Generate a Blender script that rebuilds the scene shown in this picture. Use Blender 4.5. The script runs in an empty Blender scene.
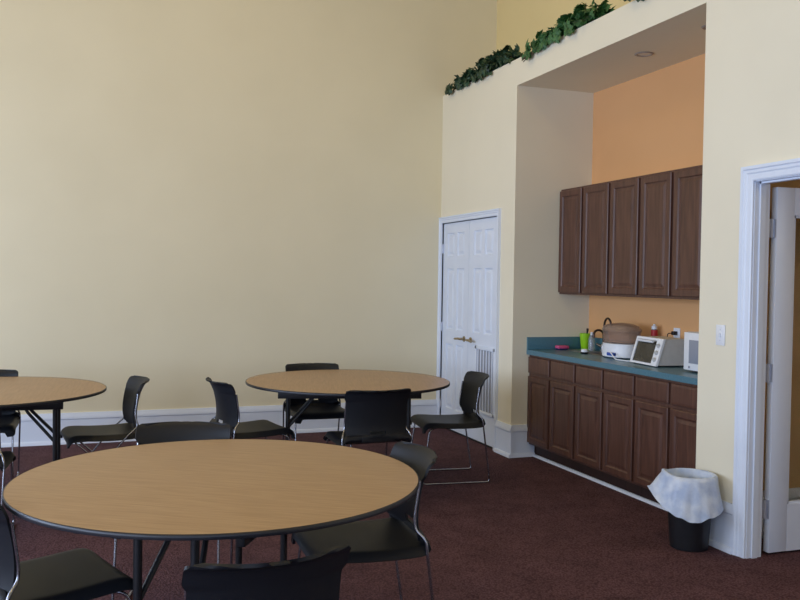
import bpy, bmesh, math, random
from math import sin, cos, pi, radians, sqrt
from mathutils import Vector, Matrix, Euler

scene = bpy.context.scene
COL = scene.collection
rnd = random.Random(7)

# ------------------------------------------------------------------ materials
def srgb(r, g, b):
    def f(c):
        c /= 255.0
        return c / 12.92 if c <= 0.04045 else ((c + 0.055) / 1.055) ** 2.4
    return (f(r), f(g), f(b), 1.0)

def new_mat(name):
    m = bpy.data.materials.new(name)
    m.use_nodes = True
    nt = m.node_tree
    return m, nt, nt.nodes['Principled BSDF']

def noise_mix(nt, c1, c2, scale, detail=4, stretch=(1, 1, 1), lo=0.35, hi=0.65, coord='Object'):
    tc = nt.nodes.new('ShaderNodeTexCoord')
    mp = nt.nodes.new('ShaderNodeMapping')
    mp.inputs['Scale'].default_value = stretch
    nz = nt.nodes.new('ShaderNodeTexNoise')
    nz.inputs['Scale'].default_value = scale
    nz.inputs['Detail'].default_value = detail
    cr = nt.nodes.new('ShaderNodeValToRGB')
    cr.color_ramp.elements[0].position = lo
    cr.color_ramp.elements[1].position = hi
    cr.color_ramp.elements[0].color = c1
    cr.color_ramp.elements[1].color = c2
    nt.links.new(tc.outputs[coord], mp.inputs['Vector'])
    nt.links.new(mp.outputs['Vector'], nz.inputs['Vector'])
    nt.links.new(nz.outputs['Fac'], cr.inputs['Fac'])
    return cr.outputs['Color'], nz.outputs['Fac']

def add_bump(nt, bsdf, fac, strength, dist=0.01):
    b = nt.nodes.new('ShaderNodeBump')
    b.inputs['Strength'].default_value = strength
    b.inputs['Distance'].default_value = dist
    nt.links.new(fac, b.inputs['Height'])
    nt.links.new(b.outputs['Normal'], bsdf.inputs['Normal'])

def mat(name, rgb, rough=0.5, metal=0.0, spread=6, scale=30, bump=0.0, stretch=(1, 1, 1), spec=None,
        trans=0.0, alpha=1.0, coat=0.0):
    m, nt, b = new_mat(name)
    c1 = srgb(*[max(0, c - spread) for c in rgb])
    c2 = srgb(*[min(255, c + spread) for c in rgb])
    col, fac = noise_mix(nt, c1, c2, scale, stretch=stretch)
    nt.links.new(col, b.inputs['Base Color'])
    b.inputs['Roughness'].default_value = rough
    b.inputs['Metallic'].default_value = metal
    if spec is not None:
        b.inputs['Specular IOR Level'].default_value = spec
    b.inputs['Transmission Weight'].default_value = trans
    b.inputs['Alpha'].default_value = alpha
    b.inputs['Coat Weight'].default_value = coat
    if bump:
        add_bump(nt, b, fac, bump)
    return m

def wall_paint(name, rgb):
    m, nt, b = new_mat(name)
    col, _ = noise_mix(nt, srgb(*[c - 2 for c in rgb]), srgb(*[min(255, c + 2) for c in rgb]), 1.3)
    nt.links.new(col, b.inputs['Base Color'])
    b.inputs['Roughness'].default_value = 0.65
    b.inputs['Specular IOR Level'].default_value = 0.25
    _, fac = noise_mix(nt, srgb(0, 0, 0), srgb(255, 255, 255), 220, detail=2)
    add_bump(nt, b, fac, 0.06, 0.002)
    return m

M = {}
M['paint'] = wall_paint('pale_yellow_paint', (231, 220, 190))
M['paint_right'] = wall_paint('cream_paint', (234, 225, 202))
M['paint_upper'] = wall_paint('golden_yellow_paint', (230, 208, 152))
M['orange'] = wall_paint('orange_paint', (228, 172, 118))
M['ceil'] = wall_paint('ceiling_paint', (226, 206, 160))
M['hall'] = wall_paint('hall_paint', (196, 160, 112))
M['trim'] = mat('white_trim_paint', (222, 229, 243), 0.38, spread=2, scale=4)
M['door'] = mat('white_door_paint', (222, 229, 243), 0.42, spread=2, scale=4)
M['grille_dark'] = mat('grille_grey', (150, 152, 162), 0.7, spread=4)  # plain grey of the strips between the louvres, also the microwave badge
M['laminate_edge'] = mat('black_table_edge', (26, 26, 34), 0.4, spread=3)
M['black_metal'] = mat('black_painted_steel', (24, 24, 28), 0.42, spread=3)
M['plastic'] = mat('black_chair_plastic', (24, 26, 32), 0.5, spread=3, scale=400, bump=0.05, spec=0.3)
M['chrome'] = mat('chrome_wire', (158, 158, 166), 0.26, metal=1.0, spread=4)
M['brass'] = mat('satin_brass', (176, 160, 132), 0.3, metal=1.0, spread=4)
M['steel'] = mat('brushed_steel', (165, 165, 165), 0.32, metal=1.0, spread=6, stretch=(1, 20, 1))
M['hinge'] = mat('hinge_steel', (198, 202, 214), 0.35, metal=0.6, spread=3)
M['bronze'] = mat('dark_faucet_bronze', (70, 56, 50), 0.3, metal=0.8, spread=5)
M['teal'] = mat('teal_laminate', (78, 118, 134), 0.3, spread=9, scale=260)
M['white_plastic'] = mat('white_appliance_plastic', (228, 230, 236), 0.35, spread=2)
M['beige_metal'] = mat('pale_grey_enamel', (196, 194, 192), 0.4, spread=3)
M['smoke'] = mat('smoky_clear_plastic', (178, 154, 142), 0.2, spread=8, trans=0.45, alpha=0.72)
M['dark_glass'] = mat('dark_oven_glass', (58, 54, 48), 0.12, spread=8, scale=8)
M['grey_screen'] = mat('grey_microwave_screen', (142, 148, 164), 0.3, spread=3, scale=300)
M['lime'] = mat('lime_green_plastic', (152, 208, 30), 0.35, spread=5)
M['pink'] = mat('pink_sponge', (206, 84, 128), 0.8, spread=14, scale=160, bump=0.3)
M['navy'] = mat('navy_plastic', (34, 40, 92), 0.4, spread=4)
M['blue'] = mat('blue_plastic', (50, 84, 170), 0.4, spread=5)
M['red'] = mat('red_label', (176, 34, 44), 0.5, spread=5)
M['clear'] = mat('clear_bottle_plastic', (214, 220, 226), 0.12, spread=3, trans=0.6, alpha=0.75)
M['black_plastic'] = mat('black_plastic', (20, 20, 24), 0.45, spread=3)
M['bin'] = mat('black_bin_plastic', (20, 20, 26), 0.45, spread=3)
M['lamp'] = mat('downlight_lens', (210, 205, 196), 0.3, spread=3)
M['lamp_ring'] = mat('downlight_ring', (150, 140, 132), 0.4, spread=4)
M['leaf'] = mat('ivy_leaf_green', (48, 92, 42), 0.5, spread=24, scale=14)
M['leaf_dark'] = mat('ivy_leaf_dark_green', (36, 64, 38), 0.5, spread=20, scale=14)
M['stem'] = mat('ivy_stem_brown', (74, 62, 40), 0.7, spread=8)

def bag_material():
    m, nt, b = new_mat('white_bin_liner_film')
    col, fac = noise_mix(nt, srgb(184, 200, 230), srgb(222, 231, 247), 14, detail=5)
    nt.links.new(col, b.inputs['Base Color'])
    b.inputs['Roughness'].default_value = 0.35
    b.inputs['Subsurface Weight'].default_value = 0.0
    b.inputs['Transmission Weight'].default_value = 0.0
    b.inputs['Alpha'].default_value = 0.9
    add_bump(nt, b, fac, 0.5, 0.02)
    return m
M['bag'] = bag_material()

def wood(name, dark, light, stretch, scale=6, rough=0.4, lo=0.3, hi=0.7):
    m, nt, b = new_mat(name)
    col, fac = noise_mix(nt, srgb(*dark), srgb(*light), scale, detail=6, stretch=stretch, lo=lo, hi=hi)
    nt.links.new(col, b.inputs['Base Color'])
    b.inputs['Roughness'].default_value = rough
    add_bump(nt, b, fac, 0.04, 0.003)
    return m
M['oak'] = wood('oak_laminate', (156, 121, 82), (176, 141, 101), (22, 1.2, 1), 5, 0.36)
M['cherry'] = wood('reddish_brown_cabinet_wood', (74, 47, 38), (100, 67, 54), (9, 9, 0.8), 5, 0.38)
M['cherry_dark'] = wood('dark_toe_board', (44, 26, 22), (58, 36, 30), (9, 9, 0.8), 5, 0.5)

def carpet_material():
    m, nt, b = new_mat('maroon_carpet')
    tc = nt.nodes.new('ShaderNodeTexCoord')
    v = nt.nodes.new('ShaderNodeTexVoronoi')
    v.inputs['Scale'].default_value = 95
    nt.links.new(tc.outputs['Object'], v.inputs['Vector'])
    cr = nt.nodes.new('ShaderNodeValToRGB')
    cr.color_ramp.elements[0].position = 0.1
    cr.color_ramp.elements[0].color = srgb(112, 82, 88)
    cr.color_ramp.elements[1].position = 0.75
    cr.color_ramp.elements[1].color = srgb(76, 53, 58)
    nt.links.new(v.outputs['Distance'], cr.inputs['Fac'])
    col, fac = noise_mix(nt, srgb(205, 205, 205), srgb(255, 255, 255), 5)
    mx = nt.nodes.new('ShaderNodeMix')
    mx.data_type = 'RGBA'
    mx.blend_type = 'MULTIPLY'
    mx.inputs['Factor'].default_value = 0.6
    nt.links.new(cr.outputs['Color'], mx.inputs['A'])
    nt.links.new(col, mx.inputs['B'])
    nt.links.new(mx.outputs['Result'], b.inputs['Base Color'])
    b.inputs['Roughness'].default_value = 0.95
    b.inputs['Specular IOR Level'].default_value = 0.1
    add_bump(nt, b, v.outputs['Distance'], 0.6, 0.006)
    return m
M['carpet'] = carpet_material()

def glass_material():
    m, nt, b = new_mat('door_glass')
    b.inputs['Base Color'].default_value = (0.9, 0.92, 0.9, 1)
    b.inputs['Roughness'].default_value = 0.03
    b.inputs['Transmission Weight'].default_value = 1.0
    b.inputs['IOR'].default_value = 1.1
    return m
M['glass'] = glass_material()

# ------------------------------------------------------------------ mesh helper
class MB:
    def __init__(s):
        s.v, s.f, s.mi = [], [], []
        s.cur = 0
    def quad_grid(s, pts, closed_u=False, closed_v=False, flip=False, mask=None):
        nu, nv = len(pts), len(pts[0])
        base = len(s.v)
        for r in pts:
            s.v.extend([tuple(p) for p in r])
        for i in range(nu if closed_u else nu - 1):
            for j in range(nv if closed_v else nv - 1):
                if mask and not mask(i, j):
                    continue
                a = base + i * nv + j
                b = base + ((i + 1) % nu) * nv + j
                c = base + ((i + 1) % nu) * nv + (j + 1) % nv
                d = base + i * nv + (j + 1) % nv
                s.face((a, d, c, b) if flip else (a, b, c, d))
        return base
    def face(s, f):
        s.f.append(tuple(f))
        s.mi.append(s.cur)
    def box(s, x0, x1, y0, y1, z0, z1, bev=0.0, tf=None):
        bm = bmesh.new()
        bmesh.ops.create_cube(bm, size=1.0)
        for v in bm.verts:
            v.co = Vector(((x0 + x1) / 2 + v.co.x * (x1 - x0), (y0 + y1) / 2 + v.co.y * (y1 - y0),
                           (z0 + z1) / 2 + v.co.z * (z1 - z0)))
        if bev > 0:
            bmesh.ops.bevel(bm, geom=bm.edges[:], offset=bev, segments=2, affect='EDGES', profile=0.5)
        s.add_bm(bm, tf)
    def add_bm(s, bm, tf=None):
        base = len(s.v)
        bm.verts.index_update()
        for v in bm.verts:
            s.v.append(tuple(tf @ v.co) if tf is not None else tuple(v.co))
        for f in bm.faces:
            s.face([base + v.index for v in f.verts])
        bm.free()
    def tube(s, path, r, seg=8, cap=True, closed=False):
        path = [Vector(p) for p in path]
        n = len(path)
        rings = []
        prev = None
        for i, p in enumerate(path):
            if closed:
                t = path[(i + 1) % n] - path[i - 1]
            else:
                t = path[min(i + 1, n - 1)] - path[max(i - 1, 0)]
            t.normalize()
            if prev is None:
                a = Vector((0, 0, 1)) if abs(t.z) < 0.9 else Vector((1, 0, 0))
                u = t.cross(a).normalized()
            else:
                u = (prev - t * prev.dot(t)).normalized()
            prev = u
            w = t.cross(u)
            rr = r[i] if isinstance(r, (list, tuple)) else r
            rings.append([p + u * rr * cos(2 * pi * k / seg) + w * rr * sin(2 * pi * k / seg) for k in range(seg)])
        b = s.quad_grid(rings, closed_u=closed, closed_v=True)
        if cap and not closed:
            s.face([b + k for k in range(seg)][::-1])
            s.face([b + (n - 1) * seg + k for k in range(seg)])
    def lathe(s, prof, cx=0, cy=0, seg=32, sx=1.0, sy=1.0, cap_lo=True, cap_hi=True):
        rings = [[(cx + r * sx * cos(2 * pi * k / seg), cy + r * sy * sin(2 * pi * k / seg), z) for k in range(seg)]
                 for r, z in prof]
        b = s.quad_grid(rings, closed_v=True, flip=True)
        if cap_lo:
            s.face([b + k for k in range(seg)][::-1])
        if cap_hi:
            s.face([b + (len(prof) - 1) * seg + k for k in range(seg)])
    def prism(s, poly, axis, a0, a1):
        # poly: 2D outline; axis: 'x','y','z' extrusion axis
        def P(p, a):
            return {'x': (a, p[0], p[1]), 'y': (p[0], a, p[1]), 'z': (p[0], p[1], a)}[axis]
        b = len(s.v)
        n = len(poly)
        s.v.extend([P(p, a0) for p in poly])
        s.v.extend([P(p, a1) for p in poly])
        s.face([b + i for i in range(n)])
        s.face([b + n + i for i in range(n)][::-1])
        for i in range(n):
            j = (i + 1) % n
            s.face((b + i, b + n + i, b + n + j, b + j))
    def sheet(s, func, nu, nv, t, mask=None):
        """closed two-sided shell of thickness t over func(u,v), u,v in 0..1"""
        e = 1e-3
        top, bot = [], []
        for i in range(nu + 1):
            a, b_ = [], []
            for j in range(nv + 1):
                u, v = i / nu, j / nv
                p = Vector(func(u, v))
                du = Vector(func(min(u + e, 1), v)) - Vector(func(max(u - e, 0), v))
                dv = Vector(func(u, min(v + e, 1))) - Vector(func(u, max(v - e, 0)))
                n = du.cross(dv)
                if n.length < 1e-12:
                    n = Vector((0, 0, 1))
                n.normalize()
                a.append(p + n * t / 2)
                b_.append(p - n * t / 2)
            top.append(a)
            bot.append(b_)
        ok = (lambda i, j: True) if mask is None else (lambda i, j: mask((i + .5) / nu, (j + .5) / nv))
        bt = s.quad_grid(top, mask=ok)
        bb = s.quad_grid(bot, flip=True, mask=ok)
        W = nv + 1
        def filled(i, j):
            return 0 <= i < nu and 0 <= j < nv and ok(i, j)
        for i in range(nu):
            for j in range(nv):
                if not ok(i, j):
                    continue
                for (di, dj, p, q) in ((0, -1, (i, j), (i + 1, j)), (1, 0, (i + 1, j), (i + 1, j + 1)),
                                       (0, 1, (i + 1, j + 1), (i, j + 1)), (-1, 0, (i, j + 1), (i, j))):
                    if not filled(i + di, j + dj):
                        P, Q = p[0] * W + p[1], q[0] * W + q[1]
                        s.face((bt + Q, bt + P, bb + P, bb + Q))
    def build(s, name, mats, parent=None, smooth=True, angle=35, loc=None, rotz=0):
        me = bpy.data.meshes.new(name)
        me.from_pydata(s.v, [], s.f)
        if not isinstance(mats, (list, tuple)):
            mats = [mats]
        for m in mats:
            me.materials.append(m)
        for i, p in enumerate(me.polygons):
            p.material_index = s.mi[i]
        me.validate()
        bm = bmesh.new()
        bm.from_mesh(me)
        bmesh.ops.recalc_face_normals(bm, faces=bm.faces[:])
        bm.to_mesh(me)
        bm.free()
        if smooth:
            for p in me.polygons:
                p.use_smooth = True
            me.set_sharp_from_angle(angle=radians(angle))
        o = bpy.data.objects.new(name, me)
        COL.objects.link(o)
        if parent is not None:
            o.parent = parent
        if loc is not None:
            o.location = loc
        o.rotation_euler.z = rotz
        return o

def bx(*a, bev=0.0):
    m = MB()
    m.box(*a, bev=bev)
    return m

def tag(o, label, cat, group=None):
    o['label'] = label
    o['category'] = cat
    if group:
        o['group'] = group
    return o

def struct(o):
    o['kind'] = 'structure'
    return o

def thing(name, label, cat, loc=(0, 0, 0), rotz=0.0, group=None):
    o = bpy.data.objects.new(name, None)
    o.empty_display_size = 0.1
    COL.objects.link(o)
    o.location = loc
    o.rotation_euler.z = rotz
    return tag(o, label, cat, group)

def kids(o):
    return [c for c in COL.objects if c.parent == o]

def dup(o, parent=None):
    c = o.copy()
    COL.objects.link(c)
    if parent is not None:
        c.parent = parent
    for ch in kids(o):
        dup(ch, c)
    return c

def rounded(path, rad, n=5):
    """round the corners of a polyline"""
    P = [Vector(p) for p in path]
    out = [P[0]]
    for i in range(1, len(P) - 1):
        a, b, c = P[i - 1], P[i], P[i + 1]
        d1, d2 = (a - b), (c - b)
        r = min(rad, d1.length * .45, d2.length * .45)
        p, q = b + d1.normalized() * r, b + d2.normalized() * r
        for k in range(n + 1):
            t = k / n
            out.append(p * (1 - t) ** 2 + b * 2 * t * (1 - t) + q * t * t)
    out.append(P[-1])
    return out

def spline(pts, t):
    """Catmull-Rom through pts at t in 0..1"""
    n = len(pts) - 1
    f = min(max(t, 0), 1) * n
    i = min(int(f), n - 1)
    f -= i
    g = lambda k: pts[min(max(k, 0), n)]
    p0, p1, p2, p3 = g(i - 1), g(i), g(i + 1), g(i + 2)
    return tuple(0.5 * ((2 * b) + (-a + c) * f + (2 * a - 5 * b + 4 * c - d) * f * f + (-a + 3 * b - 3 * c + d) * f ** 3)
                 for a, b, c, d in zip(p0, p1, p2, p3))

# ------------------------------------------------------------------ camera
CAM = Vector((-3.3691, -8.0497, 1.4849))
F_PX, YAW, PITCH, ROLL = 861.04, radians(-20.0645), radians(-1.3875), radians(0.8615)
fwd = Vector((-sin(YAW) * cos(PITCH), cos(YAW) * cos(PITCH), sin(PITCH)))
rt = Vector((cos(YAW), sin(YAW), 0))
up = rt.cross(fwd)
r2 = rt * cos(ROLL) + up * sin(ROLL)
u2 = -rt * sin(ROLL) + up * cos(ROLL)
cam = bpy.data.cameras.new('camera')
cam.sensor_fit = 'HORIZONTAL'
cam.sensor_width = 36.0
cam.lens = F_PX * 36.0 / 800.0
cam.clip_start = 0.05
co = bpy.data.objects.new('camera', cam)
COL.objects.link(co)
R3 = Matrix((r2, u2, -fwd)).transposed()
co.matrix_world = Matrix.Translation(CAM) @ R3.to_4x4()
scene.camera = co

# ------------------------------------------------------------------ room shell
H = 3.336            # plant ledge
N1, N2, NH, ND = -1.595, -3.926, 3.114, 0.738     # kitchen niche
CEIL = 5.3
XL, YB = -7.6, -10.8     # left wall, wall behind the camera
UW = 0.584           # recessed upper part of the right wall
K1, K2, KH = -0.045, -1.282, 2.05                 # closet opening
E1, E2, EH = -4.348, -5.25, 2.04                   # entry opening
WT = 0.10

struct(bx(XL - .2, 3.2, YB - .2, 0.2, -0.12, 0).build('floor', M['carpet'], smooth=False))
struct(bx(XL - .2, UW + .2, YB - .2, 0.2, CEIL, CEIL + .12).build('ceiling', M['ceil'], smooth=False))
struct(bx(XL - .2, 3.2, 0.0, 0.2, 0, CEIL).build('wall_back', M['paint'], smooth=False))

w = MB()
w.box(0, WT, K1, 0, 0, H)
w.box(0, WT, K2, K1, KH, H)
w.box(0, WT, N1 + .0, K2, 0, H)
w.box(WT, ND, N1, N1 + .12, 0, H)                   # left return of the niche
w.box(0, ND, N2, N1, NH, H)                         # header over the niche, its soffit and the ledge
w.box(WT, UW + .1, N1 + .12, 0, H - .12, H)         # ledge over the closet
w.box(0, ND, N2 - .12, N2, 0, H)                    # right return
w.box(0, WT, E1, N2 - .12, 0, H)
w.box(0, WT, E2, E1, EH, H)
w.box(0, WT, YB, E2, 0, H)
w.box(WT, UW + .1, YB, N2 - .12, H - .12, H)
struct(w.build('wall_right', M['paint_right'], smooth=False))
struct(bx(UW, UW + .15, YB, 0, H, CEIL).build('wall_right_upper', M['paint_upper'], smooth=False))
struct(bx(ND, ND + .12, N2 - .12, N1 + .12, 0, H).build('wall_niche_back', M['orange'], smooth=False))

# wall behind the camera and the window wall on the left (outside the picture)
fwins = [(-6.6, -5.0), (-4.2, -2.6)]
wins = [(-9.9, -8.3), (-7.5, -5.9), (-5.1, -3.5), (-2.7, -1.1)]
WZ0, WZ1 = 0.75, 2.75
w = MB()
w.box(XL - .2, XL, YB, 0, 0, WZ0)
w.box(XL - .2, XL, YB, 0, WZ1, CEIL)
ys = [YB] + [y for p in wins for y in p] + [0]
for i in range(0, len(ys), 2):
    w.box(XL - .2, XL, ys[i], ys[i + 1], WZ0, WZ1)
struct(w.build('wall_left', M['paint'], smooth=False))
for i, (a, b) in enumerate(wins):
    w = MB()
    for (y0, y1, z0, z1) in ((a, a + .06, WZ0, WZ1), (b - .06, b, WZ0, WZ1), (a, b, WZ0, WZ0 + .06),
                             (a, b, WZ1 - .06, WZ1), (a, b, 1.9, 1.95), ((a + b) / 2 - .02, (a + b) / 2 + .02, WZ0, WZ1)):
        w.box(XL - .12, XL - .06, y0, y1, z0, z1)
    struct(w.build('window_%d' % (i + 1), M['trim'], smooth=False))

w = MB()
w.box(XL - .2, 3.2, YB - .2, YB, 0, WZ0)
w.box(XL - .2, 3.2, YB - .2, YB, WZ1, CEIL)
xs = [XL - .2] + [x for p in fwins for x in p] + [3.2]
for i in range(0, len(xs), 2):
    w.box(xs[i], xs[i + 1], YB - .2, YB, WZ0, WZ1)
struct(w.build('wall_front', M['paint'], smooth=False))
for i, (a, b) in enumerate(fwins):
    w = MB()
    for (x0, x1, z0, z1) in ((a, a + .06, WZ0, WZ1), (b - .06, b, WZ0, WZ1), (a, b, WZ0, WZ0 + .06),
                             (a, b, WZ1 - .06, WZ1), (a, b, 1.8, 1.85), ((a + b) / 2 - .02, (a + b) / 2 + .02, WZ0, WZ1)):
        w.box(x0, x1, YB - .12, YB - .06, z0, z1)
    struct(w.build('window_%d' % (i + 5), M['trim'], smooth=False))

# hall behind the entry door
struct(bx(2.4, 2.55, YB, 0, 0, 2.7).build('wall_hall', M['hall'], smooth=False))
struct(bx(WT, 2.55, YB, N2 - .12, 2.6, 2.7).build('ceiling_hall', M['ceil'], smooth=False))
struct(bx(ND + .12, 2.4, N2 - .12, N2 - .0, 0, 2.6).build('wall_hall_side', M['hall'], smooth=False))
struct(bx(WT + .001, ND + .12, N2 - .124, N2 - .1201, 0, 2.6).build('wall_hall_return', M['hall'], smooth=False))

# ---- baseboards (profile: d = distance out of the wall, z)
BH = 0.272
PROF = [(0, 0), (.034, 0), (.034, .016), (.026, .03), (.018, .034), (.018, BH - .06), (.024, BH - .052),
        (.024, BH - .03), (.016, BH - .016), (.013, BH), (0, BH)]
def base_x(name, y, sgn, x0, x1):      # wall plane at y, board on the sgn side
    w = MB()
    w.prism([(y + sgn * d, z) for d, z in PROF], 'x', x0, x1)
    return struct(w.build(name, M['trim'], angle=30))
def base_y(name, x, sgn, y0, y1):
    w = MB()
    w.prism([(x + sgn * d, z) for d, z in PROF], 'y', y0, y1)
    return struct(w.build(name, M['trim'], angle=30))
base_x('baseboard_back', 0, -1, XL, 0)
base_y('baseboard_right', 0, -1, N1 - .034, K2 - .062)
base_x('baseboard_niche', N1, -1, 0, .216)
base_y('baseboard_corner', 0, -1, E1 + .078, N2 + .0)
base_y('baseboard_right_front', 0, -1, YB, E2 - .08)
base_y('baseboard_left', XL, 1, YB, 0)
base_x('baseboard_front', YB, 1, XL, 0)
base_x('baseboard_hall', N2 - .124, -1, WT + .03, 2.4)

# ---- casings
def casing(name, y0, y1, ztop, wd, skip_right=False):
    """moulded casing round an opening in the wall x=0 (y0 > y1)"""
    P = [(0, 0), (-.012, 0), (-.016, .008), (-.016, wd * .45), (-.021, wd * .55), (-.021, wd * .72), (-.027, wd * .8),
         (-.027, wd), (0, wd)]     # (x, distance from the opening)
    w = MB()
    for sgn, yy in ((1, y0), (-1, y1)):
        b = len(w.v)
        n = len(P)
        for x, d in P:
            w.v.append((x, yy + sgn * d, 0))
        for x, d in P:
            w.v.append((x, yy + sgn * d, ztop + d))
        for i in range(n):
            j = (i + 1) % n
            w.face((b + i, b + j, b + n + j, b + n + i))
        w.face([b + i for i in range(n)])
    b = len(w.v)
    n = len(P)
    for x, d in P:
        w.v.append((x, y0 + d, ztop + d))
    for x, d in P:
        w.v.append((x, y1 - d, ztop + d))
    for i in range(n):
        j = (i + 1) % n
        w.face((b + i, b + j, b + n + j, b + n + i))
    return struct(w.build(name, M['trim'], angle=25))
casing('trim_1', K1, K2, KH, .06)
casing('trim_2', E1, E2, EH, .08)
w = MB()       # entry jambs, stops
w.box(0, WT, E1 - .004, E1, 0, EH); w.box(0, WT, E2, E2 + .004, 0, EH); w.box(0, WT, E2, E1, EH - .004, EH)
w.box(.03, .065, E1 - .014, E1 - .004, 0, EH - .004); w.box(.03, .065, E2 + .004, E2 + .014, 0, EH - .004)
w.box(.03, .065, E2 + .004, E1 - .004, EH - .014, EH - .004)
struct(w.build('trim_3', M['trim'], smooth=False))
w = MB()       # closet jambs
w.box(0, WT, K1 - .0, K1 + .012, 0, KH); w.box(0, WT, K2 - .012, K2, 0, KH); w.box(0, WT, K2, K1, KH, KH + .012)
struct(w.build('trim_4', M['trim'], smooth=False))
w = MB()       # white quarter-round along the cabinet toe board
w.prism([(.214, 0), (.196, 0), (.197, .01), (.203, .018), (.214, .021)], 'y', N2 + .001, N1 - .035)
struct(w.build('trim_5', M['trim']))
# thin black strip in the gap below the closet doors
struct(bx(.012, .06, K2 + .001, K1 - .001, 0, .012).build('trim_6', M['black_metal'], smooth=False))

# ------------------------------------------------------------------ closet doors
def panel_leaf(w, xf, y0, y1, z0, z1, t, panels):
    """door leaf filling y0..y1 with recessed raised panels on its -x face; panels = (ya,yb,za,zb)"""
    ysn = sorted({y0, y1} | {p[0] for p in panels} | {p[1] for p in panels})
    zsn = sorted({z0, z1} | {p[2] for p in panels} | {p[3] for p in panels})
    def inp(a, b, c, d):
        return any(a >= p[0] - 1e-6 and b <= p[1] + 1e-6 and c >= p[2] - 1e-6 and d <= p[3] + 1e-6 for p in panels)
    for i in range(len(ysn) - 1):
        for j in range(len(zsn) - 1):
            a, b, c, d = ysn[i], ysn[i + 1], zsn[j], zsn[j + 1]
            if not inp(a, b, c, d):
                k = len(w.v)
                w.v.extend([(xf, a, c), (xf, b, c), (xf, b, d), (xf, a, d)])
                w.face((k, k + 1, k + 2, k + 3))
    for (a, b, c, d) in panels:
        rings = []
        for ins, dx in ((0, 0), (.004, .009), (.014, .012), (.02, .012), (.045, .003), (.05, .003)):
            ins = min(ins, (b - a) * .42, (d - c) * .42)
            rings.append([(xf + dx, a + ins, c + ins), (xf + dx, b - ins, c + ins), (xf + dx, b - ins, d - ins),
                          (xf + dx, a + ins, d - ins)])
        k = w.quad_grid(rings, closed_v=True)
        n = len(rings)
        w.face([k + (n - 1) * 4 + q for q in range(4)])
    k = len(w.v)
    for x in (xf, xf + t):
        w.v.extend([(x, y0, z0), (x, y1, z0), (x, y1, z1), (x, y0, z1)])
    w.face((k + 4, k + 5, k + 6, k + 7))
    for i in range(4):
        j = (i + 1) % 4
        w.face((k + i, k + j, k + 4 + j, k + 4 + i))

mid = (K1 + K2) / 2
def closet_leaf(y0, y1, label, hinge_y, knob_y, knob_dir, grille):
    t = struct(thing('door_%d' % (2 if grille else 1), label, 'door', (0.012, y0, 0.016)))
    t.name = 'door_2' if grille else 'door_1'
    wd = y1 - y0
    st, ms = .105, .07
    cw = (wd - 2 * st - ms) / 2
    panels = []
    for a in (st, st + cw + ms):
        panels += [(a, a + cw, 1.70, 1.93), (a, a + cw, .98, 1.58), (a, a + cw, .2, .84)]
    if grille:
        panels = [p for p in panels if p[3] > .9]
    w = MB()
    panel_leaf(w, 0, 0, wd, 0, KH - .022, .035, panels)
    w.build('leaf', M['door'], t, smooth=False)
    # lever handle
    h = MB()
    ky = knob_y - y0
    for k in range(0, 1):
        h.tube([(0, ky, .91), (-.008, ky, .91)], .027, 16)
        h.tube(rounded([(-.008, ky, .91), (-.05, ky, .91), (-.052, ky + knob_dir * .03, .912), (-.05, ky + knob_dir * .115, .905)],
                       .012), .011, 8)
    h.build('handle', M['brass'], t)
    for z in (.22, 1.0, 1.78):
        hh = MB()
        hy = hinge_y - y0
        hh.tube([(-.006, hy, z - .045), (-.006, hy, z + .045)], .007, 8)
        hh.box(-.002, .001, hy - .018, hy + .018, z - .045, z + .045)
        hh.build('hinge', M['hinge'], t)
    if grille:
        g = t
        a, b, c, d = -1.265 - y0, -.855 - y0, .26, .87
        fr = MB()
        fw = .03
        for (p, q, r, s_) in ((a, b, c, c + fw), (a, b, d - fw, d), (a, a + fw, c, d), (b - fw, b, c, d)):
            fr.box(-.014, 0.0, p, q, r, s_, bev=.003)
        go = fr.build('vent_grille', M['trim'], t)
        bk = bx(-.002, -.0005, a + fw, b - fw, c + fw, d - fw)
        bk.build('backing', M['grille_dark'], go, smooth=False)
        n = 6
        for k in range(n):
            sl = MB()
            yy = a + fw + (b - a - 2 * fw) * (k + .5) / n
            sl.box(-.012, -.002, yy - .007, yy + .007, c + fw, d - fw, bev=.004)
            sl.build('louvre', M['trim'], go)
    return t
closet_leaf(mid + .002, K1 - .003, 'white panelled closet door leaf next to the corner of the long wall', K1 - .002, mid + .075, 1, False)
closet_leaf(K2 + .003, mid - .002, 'white closet door leaf with a tall air grille in its lower half', K2 + .002, mid - .075, -1, True)

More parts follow.
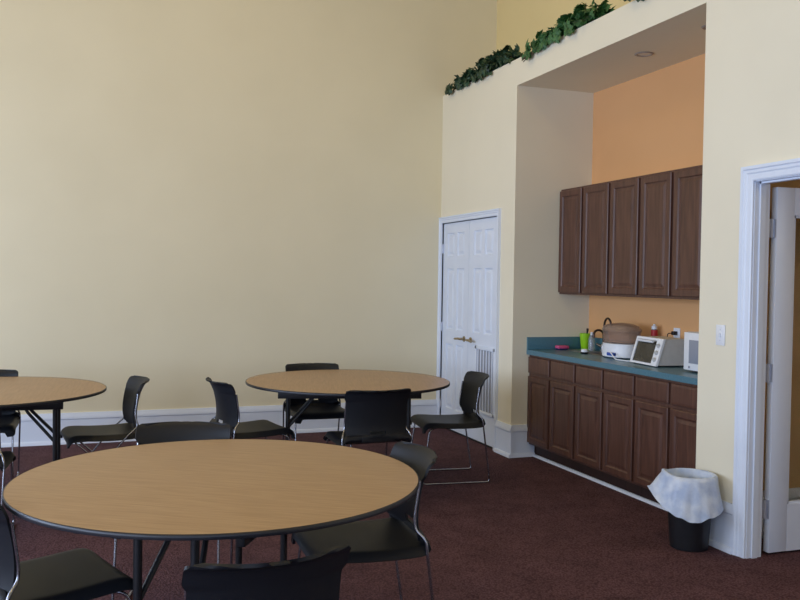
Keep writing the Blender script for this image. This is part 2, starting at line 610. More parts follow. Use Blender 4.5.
# ------------------------------------------------------------------ entry door, open into the hall
DY = E1 - .0         # leaf stands parallel to x
dr = struct(thing('door_3', 'open white glazed door with hinges at the right edge of the picture', 'door', (.158, -4.345, .012)))
L, T, DH = .89, .042, 2.005
w = MB()
sw = .125
w.box(0, sw, 0, T, 0, DH, bev=.003)
w.box(L - sw, L, 0, T, 0, DH, bev=.003)
w.box(sw, L - sw, 0, T, DH - .15, DH)
w.box(sw, L - sw, 0, T, 0, .26)
for (a, b, c, d) in ((sw, sw + .014, .26, DH - .15), (L - sw - .014, L - sw, .26, DH - .15), (sw, L - sw, .26, .274), (sw, L - sw, DH - .164, DH - .15)):
    w.box(a, b, .008, T - .008, c, d)
w.build('door_frame', M['door'], dr)
bx(sw, L - sw, T / 2 - .003, T / 2 + .003, .26, DH - .15).build('glass_pane', M['glass'], dr, smooth=False)
for z in (.24, .99, 1.78):
    hh = MB()
    hh.box(-.062, -.0005, .016, .022, z - .05, z + .05)
    hh.box(-.004, .0, 0.002, T - .004, z - .05, z + .05)
    hh.tube([(-.02, .014, z - .052), (-.02, .014, z + .052)], .0075, 8)
    for q in (-.03, 0, .03):
        hh.tube([(-.042, .0165, z + q), (-.042, .0145, z + q)], .005, 8)
    hh.build('hinge', M['hinge'], dr)
hd = MB()
hd.tube(rounded([(L - .06, 0, .95), (L - .06, -.05, .95), (L - .17, -.05, .95)], .012), .009, 8)
hd.build('handle', M['brass'], dr)

# ------------------------------------------------------------------ light switch
sw_ = thing('light_switch', 'white light switch plate on the cream wall beside the open doorway', 'light switch', (0, -4.113, 1.197))
bx(-.006, 0, -.036, .036, -.058, .058, bev=.0025).build('plate', M['white_plastic'], sw_)
tg = MB()
tg.box(-.014, -.005, -.005, .005, -.012, .012, bev=.002)
tg.build('toggle', M['white_plastic'], sw_)
for z in (-.03, .03):
    q = MB(); q.tube([(-.0055, 0, z), (-.0072, 0, z)], .003, 8)
    q.build('screw', M['hinge'], sw_)

# ------------------------------------------------------------------ recessed lights in the niche ceiling
for (x, y, lab) in ((.356, -2.84, 'recessed round ceiling light in full view in the kitchen niche soffit'),
                    (.35, -3.56, 'recessed round ceiling light half hidden by the edge of the wall')):
    t = thing('recessed_light', lab, 'ceiling light', (x, y, NH), group='recessed lights in the niche soffit')
    w = MB()
    w.lathe([(.046, -.001), (.049, -.006), (.062, -.006), (.067, -.001)], seg=36, cap_lo=False, cap_hi=False)
    w.build('trim_ring', M['lamp_ring'], t)
    w = MB()
    w.lathe([(.001, -.004), (.03, -.0035), (.046, -.001)], seg=36, cap_lo=True, cap_hi=False)
    w.build('lens', M['lamp'], t)

# ------------------------------------------------------------------ kitchen cabinets
def cab_front(w, xf, ya, yb, za, zb, t=.02, frame=.05, raised=True):
    """raised panel door/drawer front facing -x"""
    a, b, c, d = ya, yb, za, zb
    if raised:
        prof = ((0, t), (0, .004), (.006, 0), (frame - .008, 0), (frame, .008), (frame + .008, .009), (frame + .03, .003), (frame + .034, .003))
    else:
        prof = ((0, t), (0, .006), (.004, .002), (.018, 0), (.022, 0))
    rings = []
    for ins, dx in prof:
        ins = min(ins, (d - c) * .45, (b - a) * .45)
        rings.append([(xf + dx, a + ins, c + ins), (xf + dx, b - ins, c + ins), (xf + dx, b - ins, d - ins), (xf + dx, a + ins, d - ins)])
    k = w.quad_grid(rings, closed_v=True)
    n = len(rings)
    w.face([k + (n - 1) * 4 + q for q in range(4)])
    w.face([k + q for q in range(4)][::-1])

CAB_X = ND - .600 + .025        # face frame of the base cabinets
edges = [N1 - .002, -2.345, -3.105, N2 + .002]
for i in range(3):
    y1, y0 = edges[i], edges[i + 1]
    lab = ['brown wooden base cabinet next to the left wall of the kitchen niche',
           'brown wooden base cabinet in the middle of the counter run',
           'brown wooden base cabinet at the right end, above the waste bin'][i]
    t = thing('base_cabinet', lab, 'cabinet', (CAB_X, y0, 0), group='base cabinets under the teal counter')
    wd = y1 - y0
    w = MB()
    dp = ND - .002 - CAB_X
    w.box(0, .02, 0.0005, wd - .0005, .108, .866)
    w.box(dp - .01, dp, 0.0005, wd - .0005, .108, .866)
    w.box(.02, dp - .01, 0.0005, .018, .108, .866)
    w.box(.02, dp - .01, wd - .018, wd - .0005, .108, .866)
    w.box(.02, dp - .01, .018, wd - .018, .108, .126)
    w.build('body', M['cherry'], t, smooth=False)
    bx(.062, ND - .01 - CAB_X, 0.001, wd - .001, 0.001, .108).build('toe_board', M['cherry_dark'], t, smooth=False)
    m_ = [0.385, 0.38, 0.376][i]
    m_ = wd - (m_ if i else .366)
    mg = .014
    spans = [(m_ + mg, wd - (mg if i else .008)), (mg if i < 2 else .05, m_ - mg)]
    for (a, b) in spans:
        d = MB(); cab_front(d, -.02, a, b, .125, .685)
        d.build('door', M['cherry'], t, smooth=False)
        d = MB(); cab_front(d, -.02, a, b, .712, .848, raised=False)
        d.build('drawer', M['cherry'], t, smooth=False)

UC_X = ND - .3
UB, UT = 1.378, 2.267
for i in range(3):
    y1, y0 = edges[i], edges[i + 1]
    lab = ['brown wooden wall cabinet touching the left wall of the kitchen niche',
           'brown wooden wall cabinet in the middle, above the toaster oven',
           'brown wooden wall cabinet at the right end, cut off by the wall edge'][i]
    t = thing('wall_cabinet', lab, 'cabinet', (UC_X, y0, UB), group='wall cabinets in the kitchen niche')
    wd = y1 - y0
    w = MB()
    w.box(0.0, ND - .002 - UC_X, 0.0005, wd - .0005, 0, UT - UB)
    w.build('body', M['cherry'], t, smooth=False)
    m_ = wd - [.362, .385, .38][i]
    mg = .014
    for (a, b) in ((m_ + mg, wd - (mg if i else .006)), (mg, m_ - mg)):
        d = MB(); cab_front(d, -.02, a, b, .016, UT - UB - .016, frame=.055)
        d.build('door', M['cherry'], t, smooth=False)

# ------------------------------------------------------------------ worktop with splashback and sink
CZ = .907
CX0 = ND - .605
ct = thing('worktop', 'teal laminate worktop running over all the base cabinets', 'worktop', (0, 0, CZ))
SX0, SX1, SY0, SY1 = .455, .605, -2.20, -1.74
w = MB()
w.box(CX0, SX0, N2 + .001, N1 - .001, -.04, 0)
w.box(SX1, ND - .001, N2 + .001, N1 - .001, -.04, 0)
w.box(SX0, SX1, SY1, N1 - .001, -.04, 0)
w.box(SX0, SX1, N2 + .001, SY0, -.04, 0)
w.build('counter_top', M['teal'], ct, smooth=False)
tag(bx(CX0, ND - .001, -.020, -.001, 0.0005, .105, bev=.002).build('splashback', M['teal'], loc=(0, N1, CZ)),
    'short teal splashback on the left side wall of the kitchen niche', 'splashback')
tag(bx(-.020, -.001, N2 + .001, N1 - .0205, 0.0005, .105, bev=.002).build('splashback', M['teal'], loc=(ND, 0, CZ)),
    'long teal splashback along the orange back wall of the kitchen niche', 'splashback')
sk = thing('kitchen_sink', 'stainless steel sink set into the teal worktop', 'sink', (0, 0, CZ))
w = MB()
rim = .022
cx, cy = (SX0 + SX1) / 2, (SY0 + SY1) / 2
hx, hy = (SX1 - SX0) / 2, (SY1 - SY0) / 2
def rr(hx, hy, r, n=6):
    out = []
    for (sx, sy, a0) in ((1, 1, 0), (-1, 1, 90), (-1, -1, 180), (1, -1, 270)):
        for k in range(n + 1):
            a = radians(a0 + 90 * k / n)
            out.append((cx + sx * (hx - r) + r * cos(a), cy + sy * (hy - r) + r * sin(a)))
    return out
rings = []
for (o, z, r) in ((rim, .0005, .04), (rim - .004, .005, .04), (.006, .005, .03), (-.004, 0, .03), (-.012, -.12, .03), (-.04, -.15, .03)):
    rings.append([(x, y, z) for x, y in rr(hx + o, hy + o, r)])
k = w.quad_grid(rings, closed_v=True)
n = len(rings[0])
w.face([k + (len(rings) - 1) * n + q for q in range(n)])
w.build('basin', M['steel'], sk)
q = MB(); q.lathe([(.04, -.148), (.038, -.144), (.02, -.146)], cx, cy, 20)
q.build('drain', M['bronze'], sk)

# faucet
fa = thing('faucet', 'dark gooseneck faucet with chrome base behind the sink', 'faucet', (.668, -1.93, CZ))
w = MB()
w.lathe([(.03, 0), (.03, .01), (.022, .02), (.02, .06), (.016, .07)], seg=20)
w.build('base', M['chrome'], fa)
w = MB()
p = [(0, 0, .068), (0, 0, .13)] + [(-.04 + .04 * cos(a), .012 - .012 * cos(a), .14 + .04 * sin(a)) for a in [pi * k / 10 for k in range(1, 10)]] + [(-.08, .024, .14), (-.08, .024, .115)]
w.tube(p, .0095, 10)
w.build('spout', M['bronze'], fa)
w = MB()
w.tube([(0, .015, .04), (-.008, .045, .05), (-.02, .075, .06)], [.014, .013, .008], 10)
w.build('lever', M['chrome'], fa)

# pink sponge on a navy dish
t = thing('sponge_dish', 'navy dish by the left splashback with a pink sponge stuck in it', 'dish', (.43, -1.672, CZ))
w = MB(); w.lathe([(.045, 0), (.055, .004), (.06, .014), (.056, .014), (.05, .008), (.001, .007)], seg=28, sx=1.0, sy=.75, cap_hi=True)
w.build('dish', M['navy'], t)
sp = tag(bx(-.052, .052, -.032, .032, 0.0075, .036, bev=.008).build('sponge', M['pink'], None, loc=(.43, -1.672, CZ)),
         'pink sponge lying in a navy dish on the teal worktop', 'sponge')
t['label'] = 'small navy dish under the pink sponge by the splashback'

# green cup with a brush
def cup(loc):
    t = thing('tumbler', 'tall lime green tapered tumbler standing behind the sink', 'cup', loc)
    w = MB(); w.lathe([(.032, 0), (.034, .004), (.048, .137), (.0455, .137), (.0315, .008), (.001, .008)], seg=28)
    w.build('cup', M['lime'], t)
    return t
cup((.655, -1.672, CZ))
b = MB()
b.tube([(0, 0, .009), (-.0, -.028, .14), (-.0, -.037, .18)], [.005, .006, .011], 8)
tag(b.build('dish_brush', M['black_plastic'], loc=(.655, -1.672, CZ)), 'black handled brush sticking out of the lime green tumbler', 'brush')
t = thing('soap_bottle', 'clear plastic bottle between the lime green tumbler and the faucet', 'bottle', (.60, -1.845, CZ + .0055))
t.location = (.645, -1.79, CZ)
w = MB(); w.lathe([(.024, 0), (.027, .004), (.028, .09), (.02, .12), (.011, .132)], seg=20)
w.build('bottle_body', M['clear'], t)
w = MB(); w.lathe([(.012, .13), (.012, .152), (.008, .156)], seg=16)
w.build('cap', M['white_plastic'], t)

# round white-topped strainer in front of the sink
t = thing('sink_strainer', 'small round white and dark sink strainer at the sink edge', 'strainer', (.44, -1.98, CZ))
t.location = (.40, -2.07, CZ)
w = MB(); w.lathe([(.022, 0), (.032, .006), (.034, .014), (.028, .016)], seg=24)
w.build('rim', M['black_metal'], t)
w = MB(); w.lathe([(.027, .0155), (.027, .032), (.022, .038), (.008, .04)], seg=24)
w.build('cap', M['white_plastic'], t)

# food steamer
t = thing('food_steamer', 'oval food steamer with white base and smoky basket beside the toaster oven', 'food steamer', (.50, -2.43, CZ), radians(3))
SXR, SYR = .86, 1.12
w = MB(); w.lathe([(.135, .006), (.150, .012), (.152, .06), (.146, .10), (.148, .112), (.10, .116)], seg=40, sx=SXR, sy=SYR)
w.build('base', M['white_plastic'], t)
for k in range(4):
    a = pi / 4 + k * pi / 2
    w = MB(); w.lathe([(.014, 0), (.014, .008)], .11 * cos(a) * SXR, .11 * sin(a) * SYR, 12)
    w.build('foot', M['black_plastic'], t)
w = MB(); w.lathe([(.126, .117), (.138, .122), (.150, .20), (.154, .206), (.150, .212)], seg=40, sx=SXR, sy=SYR)
w.build('basket', M['smoke'], t)
w = MB(); w.lathe([(.156, .2125), (.152, .222), (.135, .245), (.09, .262), (.03, .268)], seg=40, sx=SXR, sy=SYR)
w.build('lid', M['smoke'], t)
w = MB(); w.tube([(-.02, .168, .17), (-.02, .195, .19)] + [(-.02, .15 + .045 * cos(a), .225 + .07 * sin(a)) for a in [pi * k / 12 for k in range(13)]], .0085, 8)
w.build('handle', M['bronze'], t)
w = MB(); w.box(-.137, -.112, -.085, .0, .022, .046, bev=.004)
w.build('control', M['blue'], t)

# toaster oven
t = thing('toaster_oven', 'white toaster oven with dark slanted glass door on the worktop', 'toaster oven', (.445, -2.975, CZ), radians(-6))
t.scale.z = .95
def slx(z):             # slanted front: x of the front face at height z
    return -.13 + .055 * (z - .012) / .19
W2 = .178
w = MB()
w.prism([(slx(.012) + .012, .012), (.13, .012), (.13, .19), (.12, .202), (slx(.202) + .012, .202)], 'y', -W2 + .006, W2 - .006)
w.build('casing', M['beige_metal'], t, smooth=False)
w = MB()
def fbox(y0, y1, z0, z1, d0=0.0, d1=.016):
    w.prism([(slx(z0) - d1 + .012, z0), (slx(z0) - d0 + .0125, z0), (slx(z1) - d0 + .0125, z1), (slx(z1) - d1 + .012, z1)], 'y', y0, y1)
fbox(W2 - .024, W2, .008, .204)
fbox(-W2, -W2 + .075, .008, .204)
fbox(-W2 + .075, W2 - .024, .188, .204)
fbox(-W2 + .075, W2 - .024, .008, .022)
w.build('front_frame', M['white_plastic'], t, smooth=False)
w = MB()
fbox(-W2 + .078, W2 - .026, .024, .178, d1=.010)
w.build('glass_door', M['dark_glass'], t, smooth=False)
w = MB()
w.tube([(slx(.178) - .022, -W2 + .10, .178), (slx(.178) - .022, W2 - .05, .178)], .009, 8)
for y in (-W2 + .115, W2 - .065):
    w.tube([(slx(.178) - .022, y, .178), (slx(.178) + .0, y, .178)], .006, 8)
w.build('handle', M['white_plastic'], t)
for z in (.055, .105, .155):
    w = MB(); xx = slx(z)
    w.tube([(xx - .003, -W2 + .036, z), (xx - .016, -W2 + .036, z - .003)], .016, 16)
    w.build('knob', M['beige_metal'], t)
for y in (-W2 + .03, W2 - .03):
    for x in (-.105, .1):
        w = MB(); w.lathe([(.012, 0), (.012, .012)], x, y, 10)
        w.build('foot', M['black_plastic'], t)
oven = t
# white cord in front of the steamer
w = MB()
oinv = (Matrix.Translation((.445, -2.975, 0)) @ Matrix.Rotation(radians(-6), 4, 'Z')).inverted()
w.tube([oinv @ Vector(spline([(.352, -2.50, .055), (.342, -2.54, .04), (.335, -2.60, .009), (.33, -2.68, .008), (.335, -2.74, .008), (.35, -2.775, .012), (.39, -2.79, .03)], k / 30)) for k in range(31)], .0048, 6)
w.build('power_cord', M['white_plastic'], oven)

# microwave
t = thing('microwave_oven', 'white microwave oven partly hidden behind the wall edge', 'microwave', (.50, -3.63, CZ), radians(-2))
mw, md, mh = .235, .165, .262
w = MB(); w.box(-md, md, -mw, mw, .012, mh, bev=.006)
w.build('casing', M['white_plastic'], t)
w = MB(); w.box(-md - .022, -md - .0005, -mw + .11, mw, .014, mh - .002, bev=.005)
do = w.build('door', M['white_plastic'], t)
bx(-md - .0235, -md - .0215, -mw + .15, mw - .055, .06, mh - .05, bev=.0005).build('window_screen', M['grey_screen'], do)
w = MB(); w.tube([(-md - .022, mw - .06, .035), (-md - .0245, mw - .06, .035)], .008, 16)
w.build('badge', M['grille_dark'], do)
w = MB(); w.box(-md - .018, -md - .0005, -mw, -mw + .108, .014, mh - .002, bev=.004)
cp = w.build('control_panel', M['white_plastic'], t)
for x in (-.12, .12):
    for y in (-.19, .19):
        w = MB(); w.lathe([(.014, 0), (.014, .013)], x, y, 10)
        w.build('foot', M['black_plastic'], t)

# bottle with red label standing on the worktop behind the toaster
t = thing('sauce_bottle', 'bottle with white cap and red label behind the toaster oven', 'bottle', (.68, -2.59, CZ))
w = MB(); w.lathe([(.022, 0), (.024, .004), (.024, .222), (.014, .228), (.012, .23)], seg=20)
w.build('bottle_body', M['clear'], t)
w = MB(); w.lathe([(.0246, .14), (.0248, .142), (.0248, .22), (.0246, .222)], seg=20, cap_lo=False, cap_hi=False)
w.build('label_band', M['red'], t)
w = MB(); w.lathe([(.021, .2285), (.021, .25), (.011, .256), (.008, .266)], seg=20)
w.build('cap', M['white_plastic'], t)

# wall outlet with a plug
t = thing('wall_outlet', 'white wall outlet plate on the orange wall above the worktop', 'outlet', (ND, -2.785, 1.095))
bx(-.006, 0, -.037, .037, -.06, .06, bev=.0025).build('plate', M['white_plastic'], t)
for z in (-.022, .022):
    w = MB(); w.lathe([(.016, 0), (.016, .003)], 0, 0, 16)
    o = w.build('socket', M['trim'], t); o.rotation_euler.y = -pi / 2; o.location = (-.006, 0, z)
t = thing('power_plug', 'black plug pushed into the white outlet on the orange wall', 'plug', (ND - .009, -2.785, 1.095))
w = MB(); w.box(-.035, 0, -.015, .015, .008, .036, bev=.004)
w.build('plug_body', M['black_plastic'], t)
w = MB(); w.tube(rounded([(-.034, 0, .022), (-.06, .02, .02), (-.06, .03, -.04), (-.03, .035, -.2)], .03), .004, 6)
w.build('cord', M['black_plastic'], t)

# ------------------------------------------------------------------ waste bin with liner
BX, BY = -.165, -4.085
t = thing('waste_bin', 'round black plastic waste bin on the carpet beside the doorway', 'waste bin', (BX, BY, 0))
w = MB()
w.lathe([(.098, 0), (.104, .004), (.132, .385), (.138, .39), (.138, .398), (.130, .398), (.126, .386), (.099, .012), (.001, .01)], seg=40)
w.build('bin_body', M['bin'], t)
# the bag: hangs inside, over the rim, and flares as a skirt
bag = MB()
seg = 96
def lump(a, k):
    return (.5 * sin(5 * a + .7 + k) + .35 * sin(9 * a + 2.1 - 1.7 * k) + .25 * sin(17 * a + k * 2.3))
prof = [(.085, .20, .2), (.105, .30, .6), (.118, .37, .6), (.124, .405, .4), (.132, .418, .3), (.142, .415, .35), (.149, .395, .5),
        (.155, .36, .8), (.164, .32, 1.0), (.172, .28, 1.1), (.180, .245, 1.1), (.186, .222, 1.1)]
rings = []
for i, (r, z, am) in enumerate(prof):
    ring = []
    for k in range(seg):
        a = 2 * pi * k / seg
        lm = lump(a, i * .22)
        rad = r + .006 * am * lm
        zz = z
        if i >= 6:
            # uneven hem, a corner of the bag sticking out towards the cabinets
            f = (i - 5) / 6
            ear = math.exp(-((((a - radians(152)) + pi) % (2 * pi) - pi) / .34) ** 2)
            rad += .05 * ear * f
            zz += ear * .085 * f
            zz += .03 * f * sin(a * 2 + 2.6) + .012 * f * lm
            ear2 = math.exp(-((((a - radians(290)) + pi) % (2 * pi) - pi) / .5) ** 2)
            zz -= .0 * ear2
            if cos(a) > 0:
                rad = min(rad, (.125 - .0) / max(cos(a), .01) + .0)
        elif i >= 3:
            ear = math.exp(-((((a - radians(152)) + pi) % (2 * pi) - pi) / .4) ** 2)
            zz += ear * .018
            rad += .012 * ear
        ring.append((rad * cos(a), rad * sin(a), zz))
    rings.append(ring)
bag.quad_grid(rings, closed_v=True)
bo = bag.build('bin_liner', M['bag'], angle=80, loc=(BX, BY, 0))
tag(bo, 'white plastic bin liner draped over the rim of the black waste bin', 'bin liner')

# ------------------------------------------------------------------ ivy on the ledge
def leaf_pts(s):
    o = [(0, 0), (.28, -.12), (.5, .12), (.38, .38), (.46, .62), (.2, .62), (0, 1.0), (-.2, .62), (-.46, .62), (-.38, .38), (-.5, .12), (-.28, -.12)]
    return [(x * s, y * s) for x, y in o]
def ivy(label, y0, y1, n, mat_, seed, hang, hmax, root_z=H):
    R = random.Random(seed)
    t = thing('ivy_garland', label, 'ivy', (0, y0, root_z + .001), group='ivy garlands on the high ledge')
    ln = y1 - y0
    for k in range(3):
        st = MB()
        ph = R.random() * 6
        pts = []
        for i in range(25):
            f = i / 24
            e = max(0, 1 - f * 5)
            x = .05 + .03 * sin(f * 9 + ph) - hang * .9 * e
            z = .018 + hmax * .35 * (.5 + .5 * sin(f * 14 + ph)) * min(1, f * 4) + .01 * k
            if x < -.012:
                z = z - e * hang * 1.0
            pts.append((x, f * ln, max(z, .008) if x > -.012 else z))
        st.tube(pts, .004, 5)
        st.build('stem', M['stem'], t)
    fo = MB()
    for i in range(n):
        f = R.random() ** .8
        if .07 < f < .14 and R.random() < .7:
            f += .2
        env = min(1, .22 + f * 1.1) * min(1, (1 - f) * 6 + .55)
        x = R.uniform(-.03, .14)
        z = .012 + R.random() ** 1.2 * hmax * env
        droop = R.random() < .16
        if droop and f < .75:
            x = R.uniform(-.05, -.022)
            z = R.uniform(-.045, .02)
        if f < .06:
            x = -.03 - R.random() * .03
            z = .02 - R.random() * hang
        s = R.uniform(.05, .085)
        e = Euler((R.uniform(-.9, 1.2), R.uniform(-.8, .8), R.uniform(0, 2 * pi)))
        if z < .02:
            e = Euler((R.uniform(1.2, 1.9), R.uniform(-.3, .3), -pi / 2 + R.uniform(-.5, .5) ))
        mt = Matrix.Translation((x, f * ln + R.uniform(-.02, .02), z)) @ e.to_matrix().to_4x4()
        b = len(fo.v)
        pts = leaf_pts(s)
        zs = [0.0, -.1, -.16, -.02, -.12, 0.0, -.2, 0.0, -.12, -.02, -.16, -.1]
        P3 = [mt @ Vector((px, py, zz * s)) for (px, py), zz in zip(pts, zs)]
        c = mt @ Vector((0, .35 * s, .05 * s))
        allp = P3 + [c]
        # keep leaves from sinking into the ledge or the wall
        mnz = min(p.z for p in allp if p.x > -.001) if any(p.x > -.001 for p in allp) else 1
        dz = max(0, .004 - mnz)
        if mnz == 1:
            dz = 0
        if any(p.x > -.001 for p in allp) and any(p.x < -.001 for p in allp) and min(p.z for p in allp) < .0 and z < .02:
            sh = max(p.x for p in allp) + .004
            allp = [p + Vector((-sh, 0, 0)) for p in allp]
            dz = 0
        fo.v.extend([tuple(p + Vector((0, 0, dz))) for p in allp])
        for q in range(12):
            fo.face((b + q, b + (q + 1) % 12, b + 12))
    fo.build('foliage', mat_, t, smooth=False)
    return t
ivy('dark green ivy garland on the ledge above the closet doors', -.20, -1.44, 560, M['leaf_dark'], 3, .06, .135)
ivy('brighter green ivy garland on the ledge above the kitchen niche', -1.80, -2.74, 420, M['leaf'], 5, .10, .135)
ivy('ivy garland of which only a dark tip shows at the top picture edge', -3.15, -4.4, 260, M['leaf_dark'], 8, .0, .13)

# ------------------------------------------------------------------ round folding tables
TZ, TR = .742, .740
def make_table(label, loc, rot):
    t = thing('round_table', label, 'table', loc, rot, group='round folding tables')
    w = MB()
    w.lathe([(TR - .004, TZ - .0165), (TR - .004, TZ - .0005), (TR - .010, TZ)], seg=96)
    w.build('tabletop', M['oak'], t, angle=30)
    w = MB()
    w.lathe([(TR - .006, TZ - .019), (TR, TZ - .017), (TR + .001, TZ - .010), (TR, TZ - .002), (TR - .0035, TZ + .0003)], seg=96, cap_lo=True, cap_hi=False)
    w.build('edge_band', M['laminate_edge'], t, angle=50)
    for s in (-1, 1):
        bx(-.5, .5, s * .28 - .014, s * .28 + .014, TZ - .095, TZ - .0195, bev=.003).build('apron_rail', M['black_metal'], t)
    for sx in (-1, 1):
        for sy in (-1, 1):
            w = MB()
            w.tube([(sx * .435, sy * .10, .008), (sx * .435, sy * .10, TZ - .0195)], .0145, 12)
            lg = w.build('leg', M['black_metal'], t)
            w = MB(); w.lathe([(.018, 0.001), (.019, .02), (.016, .03)], sx * .435, sy * .10, 14)
            w.build('foot_cap', M['black_plastic'], lg)
            w = MB()
            w.tube(rounded([(sx * .427, sy * .10, .42), (sx * .25, sy * .06, .62), (sx * .235, sy * .055, TZ - .0195)], .05), .0105, 8)
            w.build('brace', M['black_metal'], t)
        w = MB()
        w.tube([(sx * .435, -.28, TZ - .05), (sx * .435, .28, TZ - .05)], .012, 8)
        w.build('cross_bar', M['black_metal'], t)
    return t
t1 = make_table('nearest and largest looking round oak table in the foreground', (-2.892, -4.825, 0), radians(58.5))
def table_copy(label, loc, rot):
    c = dup(t1)
    c.location = loc
    c.rotation_euler.z = rot
    c['label'] = label
    return c
table_copy('round oak table in front of the white closet doors', (-1.563, -2.035, 0), radians(-14))
table_copy('round oak table at the left picture edge by the long wall', (-3.975, -2.02, 0), radians(-4))

# ------------------------------------------------------------------ chairs
def corner_w(full, d0, d1, r0, r1):
    """half width with rounded corners at distance d0 from one end, d1 from the other"""
    h = full / 2
    k = 0
    if d0 < r0:
        k = max(k, r0 - sqrt(max(0, r0 * r0 - (r0 - d0) ** 2)))
    if d1 < r1:
        k = max(k, r1 - sqrt(max(0, r1 * r1 - (r1 - d1) ** 2)))
    return h - k
SEAT = [(-.236, .478), (-.228, .450), (-.195, .434), (-.08, .428), (.04, .430), (.14, .436), (.19, .434), (.218, .418), (.226, .40)]
BACK = [(-.222, .462), (-.215, .50), (-.213, .55), (-.221, .62), (-.238, .69), (-.256, .735), (-.275, .762), (-.302, .775)]
def seat_f(u, v):
    y, z = spline(SEAT, v)
    hw = corner_w(.462, v * .50, (1 - v) * .50, .05, .045)
    uu = 2 * u - 1
    a = abs(uu)
    lift = .008 * a * a * (1 - abs(2 * v - 1) ** 3)
    skirt = max(0, (a - .90) / .10)
    lift -= .030 * skirt ** 1.5 * min(1, v * 5)
    rear = max(0, 1 - v * 8)
    return (uu * hw, y + .035 * rear * uu * uu, z + lift)
def back_f(u, v):
    y, z = spline(BACK, v)
    k = min(1, max(0, (v - .58) / .08))
    hw = corner_w(.414 + .028 * k * k * (3 - 2 * k), v * .33, (1 - v) * .33, .03, .045)
    uu = 2 * u - 1
    wrap = .04 * uu * uu + .022 * uu * uu * v
    return (uu * hw, y + wrap - .012, z)
def chair_shell(t):
    w = MB(); w.sheet(seat_f, 24, 40, .012)
    w.build('seat', M['plastic'], t, angle=50)
    w = MB()
    w.sheet(back_f, 32, 56, .010, mask=lambda u, v: not (.37 < u < .63 and .09 < v < .165))
    w.box(-.11, .11, -.238, -.224, .436, .476, bev=.004)
    w.build('backrest', M['plastic'], t, angle=50)
def make_chair():
    t = thing('stacking_chair', '-', 'chair', group='black stacking chairs round the tables')
    chair_shell(t)
    r = .0062
    for s in (-1, 1):
        w = MB()
        w.tube(rounded([(s * .205, -.190, .70), (s * .207, -.170, .56), (s * .210, -.172, .51), (s * .234, -.21, .475), (s * .236, -.215, .42), (s * .222, -.275, .0075),
                        (s * .222, .235, .0075), (s * .215, .185, .395), (s * .19, .12, .412), (s * .19, -.15, .412)], .025), r, 8)
        w.build('sled_leg', M['chrome'], t, angle=60)
    for y in (.10, -.12):
        w = MB(); w.tube([(-.19, y, .412), (.19, y, .412)], r, 8)
        w.build('cross_bar', M['chrome'], t)
    return t
def place(c, x, y, deg, label):
    """deg: world heading of the seat's front"""
    c.location = (x, y, 0)
    c.rotation_euler.z = radians(deg - 90)
    c['label'] = label
ch0 = make_chair()
spots = [
    (-.82, -2.12, 173, 'black chair on chrome sled legs standing right before the closet doors'),
    (-1.602, -2.60, 91, 'black chair with its back to the camera at the table near the closet'),
    (-1.63, -1.425, -92, 'black chair on the far side of the table near the closet, facing the camera'),
    (-2.275, -2.075, 11, 'black chair facing right, left of the table near the closet'),
    (-2.985, -4.09, -105, 'black chair just behind the foreground table, only its back top showing'),
    (-2.325, -4.735, 178, 'black chair at the right edge of the foreground table, facing left'),
    (-2.942, -5.645, 96, 'nearest black chair at the bottom picture edge, back to the camera'),
    (-3.475, -4.85, 20, 'black chair at the bottom left corner, facing right under the foreground table'),
    (-4.0, -2.73, 86, 'black chair cut by the left picture edge, in front of the far left table'),
    (-4.05, -1.43, -90, 'black chair behind the far left table, only its back corner showing'),
]
for i, s_ in enumerate(spots):
    place(ch0 if i == 0 else dup(ch0), *s_)
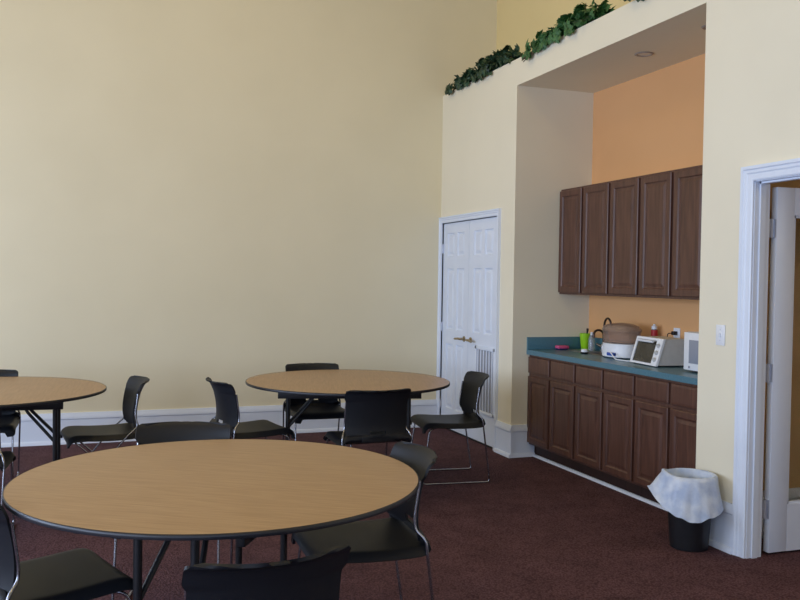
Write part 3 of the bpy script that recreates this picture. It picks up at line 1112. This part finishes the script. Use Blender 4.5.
# the one with crossed wire legs
xc = thing('cross_leg_chair', '-', 'chair', group='black stacking chairs round the tables')
chair_shell(xc)
r = .0058
for s in (-1, 1):
    w = MB()
    w.tube(rounded([(s * .206, -.205, .70), (s * .218, -.185, .56), (s * .228, -.205, .49), (s * .235, -.13, .425), (s * .236, .235, .0075)], .03), r, 8)
    w.build('front_leg', M['chrome'], xc, angle=60)
    w = MB()
    w.tube(rounded([(s * .205, .05, .412), (s * .205, .19, .41), (s * .222, .16, .385), (s * .222, -.235, .0075)], .02), r, 8)
    w.build('rear_leg', M['chrome'], xc, angle=60)
for (hw_, y, z) in ((.236, .225, .0075), (.222, -.225, .0075), (.205, .06, .412)):
    w = MB(); w.tube([(-hw_, y, z), (hw_, y, z)], r, 8)
    w.build('cross_bar', M['chrome'], xc)
place(xc, -3.27, -1.95, 187, 'black chair with crossed wire legs, right of the far left table')

# ------------------------------------------------------------------ light
world = bpy.data.worlds.new('world')
scene.world = world
world.use_nodes = True
bg = world.node_tree.nodes['Background']
bg.inputs['Color'].default_value = (0.62, 0.78, 1.0, 1)
bg.inputs['Strength'].default_value = 1.0
def area(name, loc, rot, sx, sy, power, color):
    l = bpy.data.lights.new(name, 'AREA')
    l.shape = 'RECTANGLE'
    l.size, l.size_y = sx, sy
    l.energy = power
    l.color = color
    o = bpy.data.objects.new(name, l)
    COL.objects.link(o)
    o.location = loc
    o.rotation_euler = rot
    return o
for i, (a, b) in enumerate(wins):
    area('window_daylight_%d' % i, (XL + .02, (a + b) / 2, (WZ0 + WZ1) / 2), (0, -pi / 2, 0), WZ1 - WZ0 - .1, b - a - .1, 103, (0.59, 0.73, 1.0))
for i, (a, b) in enumerate(fwins):
    area('window_daylight_rear_%d' % i, ((a + b) / 2, YB + .02, (WZ0 + WZ1) / 2), (pi / 2, 0, 0), b - a - .1, WZ1 - WZ0 - .1, 30, (0.5, 0.66, 1.0))
# warm ceiling lamps of the room, and an added fill light in the hall
for (x, y) in ((-5.2, -6.5), (-2.4, -6.5), (-5.2, -2.2), (-2.2, -2.2)):
    area('ceiling_lamp', (x, y, CEIL - .03), (0, 0, 0), .6, .6, 15, (1.0, 0.74, 0.33))
area('hall_fill_light', (1.3, -6.0, 2.57), (0, 0, 0), .4, .4, 14, (1.0, 0.86, 0.66))  # added, unseen fill that brightens the hall behind the door glass

scene.view_settings.view_transform = 'Standard'
scene.view_settings.look = 'None'
scene.view_settings.exposure = 0.0
scene.view_settings.gamma = 1.0
scene.view_settings.use_curve_mapping = False
